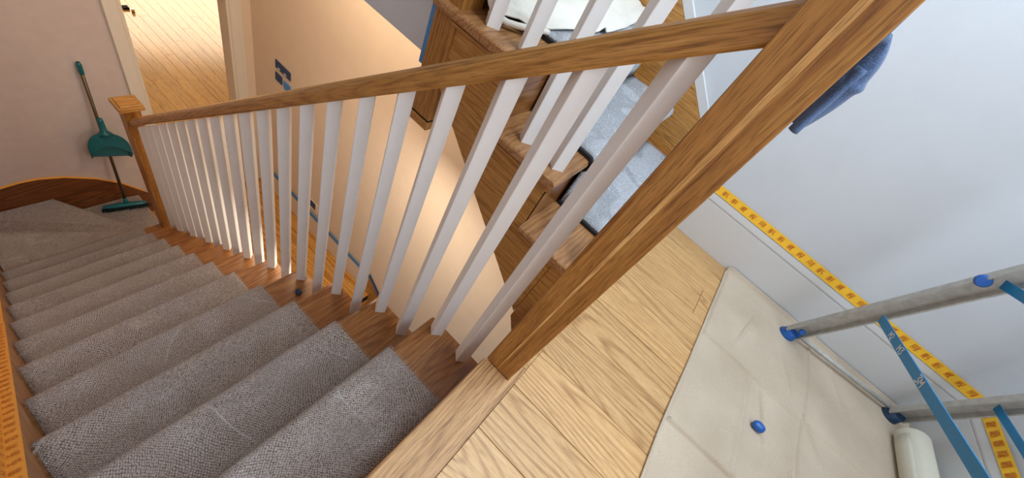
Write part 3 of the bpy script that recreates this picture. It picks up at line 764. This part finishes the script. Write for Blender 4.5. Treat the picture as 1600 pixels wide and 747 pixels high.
# left string
tl = empty('masking_tape', (-.89, 1.0, -.8), 'orange printed masking tape along the left wall above the lower stair string', 'tape')
def lt(y): return nose(y)+.0285
ribbon('tape_strip', 'orange_tape', tl, [(-.8705, -.08, lt(-.08)), (-.8705, 1.60, lt(1.60))], (-.0285, 0, .004))
ribbon('tape_strip', 'orange_tape', tl, [(-.8985, -.08, lt(-.08)+.004), (-.8985, 1.60, lt(1.60)+.004)], (0, 0, .05))
ribbon('tape_strip', 'orange_tape', tl, [(-.8715, 1.585, lt(1.585)+.002), (-.8715, 2.50, lt(2.50)+.002)], (-.0265, 0, .004))
ribbon('tape_strip', 'orange_tape', tl, [(-.8982, 1.585, lt(1.585)+.006), (-.8982, 2.50, lt(2.50)+.006)], (0, 0, .05))
bm = bmesh.new(); y = .05; i = 0
dn = Vector((0, 1, -RI/G)).normalized()
while y < 1.58:
    glyphs(bm, (-.8965, y, lt(y)+.0052), (1, 0, -.1), dn, .0165, 2, (0, 0, 1), i % 7, 1)
    glyphs(bm, (-.8977, y, lt(y)+.049), (0, 0, -1), dn, .0165, 3, (1, 0, 0), i % 7+3, 1)
    y += .0335; i += 1
pt = from_bm('printed_lettering', bm, 'print_brown', tl); pt['kind'] = 'stuff'
# strip along the curved far string
cv = [(x, YF-.0165, z+.001) for x, z in fs[:8]]
t3 = ribbon('masking_tape', 'orange_tape', None, cv, (0, .015, .006)); tag(t3, 'narrow orange tape line on the curved wall string behind the broom', 'tape')
# blue tapes
b1 = empty('masking_tape', (XW, 2.4, -2.6), 'blue masking tape along the top of the hall skirting, stepping down at its end', 'tape')
ribbon('tape_strip', 'blue_tape', b1, [(XW-.0155, YF-.04, -2.664), (XW-.0155, 1.497, -2.664)], (.0005, 0, .064))
ribbon('tape_strip', 'dark_blue', b1, [(XW-.018, 1.50, -2.652), (XW-.018, .62, -2.652-.815*.88)], (.014, 0, .055))
b2 = ribbon('masking_tape', 'blue_tape', None, [(.2345, .7085, .366), (.2345, .7085, 1.9)], (0, .021, 0)); tag(b2, 'blue masking tape strip beside the hanging oak newel', 'tape')
# next flight down, seen in the gap: string, nosing and first steps
nd = empty('basement_staircase', (.6, 1.2, -3.1), 'dark oak stair string starting down to the floor below the hall', 'staircase')
prism('wall_string', 'oak_y', nd, [(1.493, -2.640), (1.493, -2.96), (1.43, -3.10), (.62, -3.77), (.62, -3.36)], 0, XW-.0165, XW-.0005)
for n in range(4):
    box('tread', 'hall_x', nd, .06, XW-.017, 1.44-G*(n+1)-.012, 1.44-G*n-.0, ZH-RI*(n+1)-.028, ZH-RI*(n+1), .004)
    box('riser', 'hall_x', nd, .06, XW-.017, 1.425-G*n, 1.437-G*n, ZH-RI*(n+1)+.0005, ZH-RI*n-(.102 if n == 0 else .0285))
# switches
sw = empty('light_switch', (XW, 2.95, -1.2), 'wide switch plate masked with blue tape, uppermost on the cream wall', 'switch')
box('plate', 'dark_blue', sw, XW-.010, XW-.0002, 2.845, 3.058, -1.285, -1.205, .004, 1)
box('rocker', 'chip', sw, XW-.0125, XW-.0105, 2.985, 3.015, -1.272, -1.258, .0005)
box('rocker', 'chip', sw, XW-.0125, XW-.0105, 2.895, 2.930, -1.270, -1.256, .0005)
sw = box('light_switch', 'dark_blue', None, XW-.010, XW-.0002, 2.965, 3.062, -1.405, -1.325, .004, 1); tag(sw, 'left one of the two small blue-taped switches below the wide plate', 'switch')
sw = box('light_switch', 'blue_tape', None, XW-.010, XW-.0002, 2.845, 2.942, -1.415, -1.335, .004, 1); tag(sw, 'right one of the two small blue-taped switches, just above the handrail', 'switch')
so = empty('wall_socket', (XW, 2.43, -2.48), 'white wall socket covered with dark blue tape just above the hall skirting', 'socket')
box('plate', 'cream_trim', so, XW-.008, XW-.0002, 2.375, 2.500, -2.560, -2.425, .003, 1)
box('cover_tape', 'dark_blue', so, XW-.0095, XW-.0082, 2.410, 2.496, -2.520, -2.430, .0004)

# ================================================================== BROOM AND DUSTPAN
br = empty('broom', (-.066, 3.26, -2.645), 'teal broom leaning on the curved corner wall at the stair foot', 'broom')
top = Vector((.018, 3.375, -1.318)); foot = Vector((-.062, 3.262, -2.590))
tube('pole', 'pole', br, [foot, foot.lerp(top, .5), top], .0105, 12)
d = (top-foot).normalized()
tube('grip', 'teal', br, [top-d*.085, top-d*.075, top-d*.02, top], [.0125, .0145, .0145, .011], 12)
hd = Vector((.282, -.070, 0)).normalized(); hc = Vector((-.077, 3.251, 0))
def headP(u, v):
    a = 2*math.pi*u; s = (v-.5)*.285
    ww = .024*(1-abs(2*v-1)**4*.5); hh = .015*(1-abs(2*v-1)**4*.5)
    p = hc+hd*s+Vector((-hd.y, hd.x, 0))*ww*math.cos(a); return (p.x, p.y, -2.601+hh*math.sin(a)+.006*(1-abs(2*v-1)))
from_bm('head', grid_bm(headP, 14, 20), 'teal', br, smooth=True)
bm = bmesh.new(); rnd = random.Random(3)
for i in range(40):
    for j in range(5):
        s = -.137+.274*i/39; q = -.014+.007*j
        p = hc+hd*s+Vector((-hd.y, hd.x, 0))*q; lean = hd*(s*.10)+Vector((rnd.uniform(-.004, .004), rnd.uniform(-.01, .004)-.006, 0))
        a = Vector((p.x, p.y, -2.603)); b = a+lean+Vector((0, 0, -.040+rnd.uniform(0, .004)))
        bmv = []
        for c, r in ((a, .0030), (b, .0042)):
            bmv.append([bm.verts.new(c+Vector((r*math.cos(k*2.094), r*math.sin(k*2.094), 0))) for k in range(3)])
        for k in range(3): bm.faces.new((bmv[0][k], bmv[0][(k+1) % 3], bmv[1][(k+1) % 3], bmv[1][k]))
        bm.faces.new(bmv[1])
o = from_bm('bristles', bm, 'bristle', br); o['kind'] = 'stuff'
tube('socket', 'teal', br, [foot-d*.012, foot+d*.055], [.018, .0135], 12)
# dustpan clipped on the pole
dp = empty('dustpan', (-.02, 3.31, -2.08), 'teal long-necked dustpan clipped upside down on the broom pole', 'dustpan')
c0 = foot.lerp(top, .43)
U_ = Vector((.246, -.0, -.073)).normalized(); Wd = d; Nn = U_.cross(Wd).normalized()
if Nn.y > 0: Nn = -Nn
pc = Vector((-.026, 3.283, -2.09))
outl = []
for k in range(25):
    t = k/24; a = math.pi*t
    outl.append((.127*math.cos(a)*(1.0 if abs(math.cos(a)) < .9 else 1.0), .075+.175*math.sin(a)**.75 if 0 < t < 1 else .05))
outl = [(.122, 0)]+outl+[(-.122, 0)]
def pan_pt(x, y, n): return pc+U_*x+Wd*y+Nn*n
bm = bmesh.new(); n = len(outl)
ins = [(x*.93, y*.94+.004) for x, y in outl]
F = [bm.verts.new(pan_pt(x, y, .030 if y > .02 else .004)) for x, y in outl]      # rim
Bk = [bm.verts.new(pan_pt(x*.86, y*.88+.004, -.012)) for x, y in outl]
Fi = [bm.verts.new(pan_pt(x, y, .030 if y > .03 else .006)) for x, y in ins]
Bi = [bm.verts.new(pan_pt(x*.90, y*.86+.012, -.004)) for x, y in ins]
for i in range(n-1):
    bm.faces.new((F[i], F[i+1], Bk[i+1], Bk[i])); bm.faces.new((F[i], Fi[i], Fi[i+1], F[i+1])); bm.faces.new((Fi[i], Bi[i], Bi[i+1], Fi[i+1]))
bm.faces.new(Bk); bm.faces.new(Bi); bm.faces.new((F[0], Bk[0], Bi[0], Fi[0])); bm.faces.new((F[-1], Fi[-1], Bi[-1], Bk[-1])); bm.faces.new((Bk[0], Bk[-1], Bi[-1], Bi[0]))
from_bm('pan', bm, 'teal', dp)
# hood that closes the upper part of the pan, with the darker scoop below
bm = bmesh.new(); hp = [(x*.97, y) for x, y in outl if y > .05]
hv = [bm.verts.new(pan_pt(x, y, .031)) for x, y in hp]
lv = [bm.verts.new(pan_pt(hp[-1][0]+(hp[0][0]-hp[-1][0])*k/12, .060+.070*math.sin(math.pi*k/12), .034)) for k in range(13)]
bm.faces.new(hv+lv)
o = from_bm('hood', bm, 'teal', dp); solid(o, .003, 0)
tube('neck', 'teal', dp, [pan_pt(0, .225, .012), pan_pt(0, .245, .010), pan_pt(0, .26, .008), pan_pt(0, .34, .006), pan_pt(0, .36, .006)], [.046, .030, .021, .0175, .014], 14)

# ================================================================== DROP CLOTH ON THE LANDING
def clothP(u, v):
    x = -.35+(XW+.020+.35)*u; y = -.505-.93*v
    edge = .003*math.sin(x*5)+.004*noise.noise(Vector((x*3, 1, 0)))
    y += edge*(1-v)
    z = .0035+.0022*(1+noise.noise(Vector((x*3.5, y*3.5, 0))))+.0016*noise.noise(Vector((x*11, y*11, 3)))
    z += .009*math.exp(-((x-.667-.006*math.sin(y*9))/.0042)**2)+.004/(1+math.exp(-(x-.667)/.004))        # fold lines
    z += .016*math.exp(-((x-.225-.01*math.sin(y*7))/.006)**2)
    z += .009*math.exp(-((y+.955+.010*math.sin(x*9))/.0042)**2)
    z += .0050*math.exp(-((y+.735-.03*(x-.3))/.009)**2)*(1 if x < .66 else .3)
    for cx, cy, ln_, a in ((.80, -.88, .10, .35), (.52, -.80, .12, .2), (.62, -.99, .10, .5), (.33, -.93, .13, .1), (.95, -1.10, .14, .3), (.85, -.66, .10, -.2)):
        dx = x-cx; dy = y-cy; s = dx*math.cos(a)+dy*math.sin(a); t = -dx*math.sin(a)+dy*math.cos(a)
        z += .012*math.exp(-(s/ln_)**2-(t/.005)**2)
    if v < .012: z = .002+.004*v/.012
    k = (x-(XW-.030))/.050
    if k > 0:
        x = XW-.030+.024*min(1, k); z += .022*k*k
    if v > .97: z += .004
    return (x, y, z)
dc = from_bm('drop_cloth', grid_bm(clothP, 360, 230), 'cloth', None, smooth=True); solid(dc, .0018, -1)
tag(dc, 'creased beige canvas drop cloth spread on the landing floor under the ladder', 'drop cloth')
tube('hem', 'cloth', dc, [(-.35+1.50*i/60, -.505+.003*math.sin((-.35+1.50*i/60)*5)+.004*noise.noise(Vector(((-.35+1.50*i/60)*3, 1, 0))), .0045) for i in range(61)], .0036, 8)

# ================================================================== STEPLADDER
ld = empty('stepladder', (.5, -1.1, 0.008), 'scuffed aluminium stepladder with blue braces standing on the drop cloth by the right wall', 'ladder')
ZC = .010
def rail(foot, topp, m='alu'):
    return sweep('leg', 'alu', ld, foot, topp, [(-.030, -.013), (.030, -.013), (.030, .013), (.024, .013), (.024, -.009), (-.024, -.009), (-.024, .013), (-.030, .013)], up=(-1, 0, 0))
def Lp(base, s, dy, z): return (base[0]+s*(z-ZC), base[1]+dy*(z-ZC), z)
r1 = (1.055, -.842, ZC); r2 = (1.092, -1.340, ZC)
# front legs (off to the left of these, outside the photograph) meet them at the top
rail(Lp(r1, -.30, -.055, ZC+.03), Lp(r1, -.30, -.055, 1.85)); rail(Lp(r2, -.30, .03, ZC+.03), Lp(r2, -.30, .03, 1.85))
rail(Lp((-.10, -.85, 0), .30, -.05, ZC+.02), Lp((-.10, -.85, 0), .30, -.05, 1.85)); rail(Lp((-.10, -1.345, 0), .30, .03, ZC+.02), Lp((-.10, -1.345, 0), .30, .03, 1.85))
for b_, m_, s in ((r1, 'cap_blue', -.30), (r2, 'cap_dark', -.30), ((-.10, -.85, 0), 'cap_blue', .3), ((-.10, -1.345, 0), 'cap_blue', .3)):
    p = Vector(b_); p.z = ZC-.0005
    fc = tube('foot_cap', m_, ld, [p+Vector((0, 0, 0)), p+Vector((s*.012, 0, .014)), p+Vector((s*.04, 0, .045))], [.036, .031, .024], 14)
def oval(p, nrm, r=.016, m='cap_blue'):
    p = Vector(p); nrm = Vector(nrm).normalized(); tube('plug', m, ld, [p, p+nrm*.008], [r, r*.8], 14)
oval(Vector(Lp(r1, -.30, -.055, .085))+Vector((-.013, .0, 0)), (-1, .2, .2), .013)
oval(Vector(Lp(r1, -.30, -.055, .645))+Vector((-.010, .024, 0)), (-1, .3, .1), .019)
tube('bottom_bar', 'alu', ld, [(1.062, -.872, .040), (1.102, -1.318, .040)], .0095, 12)
tube('bottom_bar', 'alu', ld, [(-.095, -.87, .12), (-.095, -1.325, .12)], .0095, 12)
def brace(p, q, wd=.030):
    p = Vector(p); q = Vector(q)
    return sweep('brace', 'ladder_blue', ld, p, q, [(-.0015, -wd/2), (.0015, -wd/2), (.0015, wd/2), (-.0015, wd/2)], up=(.15, .35, 1), b=0)
B1a, B1b = Vector((.900, -.858, .372)), Vector((.06, -.868, .535))
bb1 = brace(B1a, B1b)
brace((.992, -1.332, .348), (.10, -1.332, .45), .026)
brace((.850, -.880, .668), (.16, -.88, .83), .026)
# chipped white marks with worn letters on the near brace
def brace_pt(s, off, up_): 
    y = (B1b-B1a).normalized(); x = y.cross(Vector((.15, .35, 1))).normalized(); z = x.cross(y).normalized()
    return B1a+y*s+x*off+z*up_
bx_ = brace_pt(1, 0, 0)
yv = (B1b-B1a).normalized(); xv = yv.cross(Vector((.15, .35, 1))).normalized(); zv = xv.cross(yv).normalized()
side = 1 if xv.dot(Vector(CAM_C)-B1a) > 0 else -1
bm = bmesh.new()
def strokes(s0, letters, h=.020):
    u_ = yv; v_ = zv; o_ = B1a+yv*s0-zv*h/2
    L = {'M': [(0, 0, 0, 1), (0, 1, .5, .4), (.5, .4, 1, 1), (1, 1, 1, 0)], '2': [(0, .85, .5, 1), (.5, 1, 1, .75), (1, .75, 0, 0), (0, 0, 1, 0)], '3': [(0, 1, 1, 1), (1, 1, .4, .55), (.4, .55, 1, .3), (1, .3, .5, 0), (.5, 0, 0, .1)]}
    for i, ch in enumerate(letters):
        for x0, y0, x1, y1 in L[ch]:
            p = o_+u_*((i*1.3+x0)*h*.6)+v_*(y0*h); q = o_+u_*((i*1.3+x1)*h*.6)+v_*(y1*h); dd = (q-p).normalized(); sd = dd.cross(xv).normalized()*.0017; nr = xv*side*.0021
            bm.faces.new([bm.verts.new(c+nr) for c in (p-sd, q-sd, q+sd, p+sd)])
strokes(.105, 'M2'); strokes(.185, 'M3', .022); strokes(.335, '3M', .024)
pl = from_bm('worn_lettering', bm, 'chip', ld); pl['kind'] = 'stuff'
# climbing treads on the front legs and top plate
for z in (.30, .55, .80, 1.05, 1.30, 1.55):
    xa = -.10+.30*z
    box('rung', 'alu', ld, xa-.03, xa+.03, -1.330+.03*z, -.862-.05*z, z, z+.02, .003)
box('top_plate', 'cap_blue', ld, .38, .58, -1.33, -.90, 1.85, 1.875, .01, 2)

# paper roll lying by the back wall
rl = empty('paper_roll', (.7, -1.372, .006), 'off-white paper roll lying on the drop cloth beside the ladder foot', 'roll')
bm = bmesh.new(); seg = 28
def ring(x, r): return [bm.verts.new((x, -1.372+r*math.cos(2*math.pi*k/seg), .060+r*math.sin(2*math.pi*k/seg))) for k in range(seg)]
R_ = [ring(.30, .052), ring(.985, .052), ring(.992, .049), ring(.992, .020), ring(.985, .018), ring(.93, .018)]
for a, b in zip(R_, R_[1:]):
    for k in range(seg): bm.faces.new((a[k], a[(k+1) % seg], b[(k+1) % seg], b[k]))
bm.faces.new(R_[0]); bm.faces.new(R_[-1])
o = from_bm('rolled_paper', bm, 'roll', rl)
for p in o.data.polygons: p.use_smooth = len(p.vertices) == 4
o = from_bm('loose_end', grid_bm(lambda u, v: (.30+.66*u, -1.372+.0535*math.cos(.5-v*1.9), .060+.0535*math.sin(.5-v*1.9)), 10, 8), 'roll', rl, smooth=True); solid(o, .0015, 1)

# small things
def blob(name, m, c, r, lab, cat, sq=.7):
    bm = bmesh.new(); bmesh.ops.create_icosphere(bm, subdivisions=3, radius=r)
    for v_ in bm.verts:
        v_.co *= 1+.18*noise.noise(v_.co/r*1.1+Vector((7, c[0]*9, 1))); v_.co.z *= sq; v_.co.y *= 1.25
        v_.co += Vector(c)
    o = from_bm(name, bm, m, None, smooth=True); return tag(o, lab, cat)
blob('stopper', 'cap_blue', (.466, -.782, .0215), .0165, 'small bright blue plastic cap lying on the drop cloth', 'stopper', 1.0)
blob('screw_plug', 'cap_dark', (-.070, .798, -.75), .0125, 'small dark blue plug lying on an oak tread between two balusters', 'plug', .8)
dsn = empty('door_stop', (1.36, 5.02+1.6, ZH), 'small dark and brass fitting on the floor just inside the far room', 'fitting')
box('base', 'black', dsn, 1.33, 1.40, 6.86, 6.93, ZH, ZH+.03, .004); tube('pin', 'chrome', dsn, [(1.41, 6.80, ZH+.001), (1.41, 6.80, ZH+.05)], .018, 12)
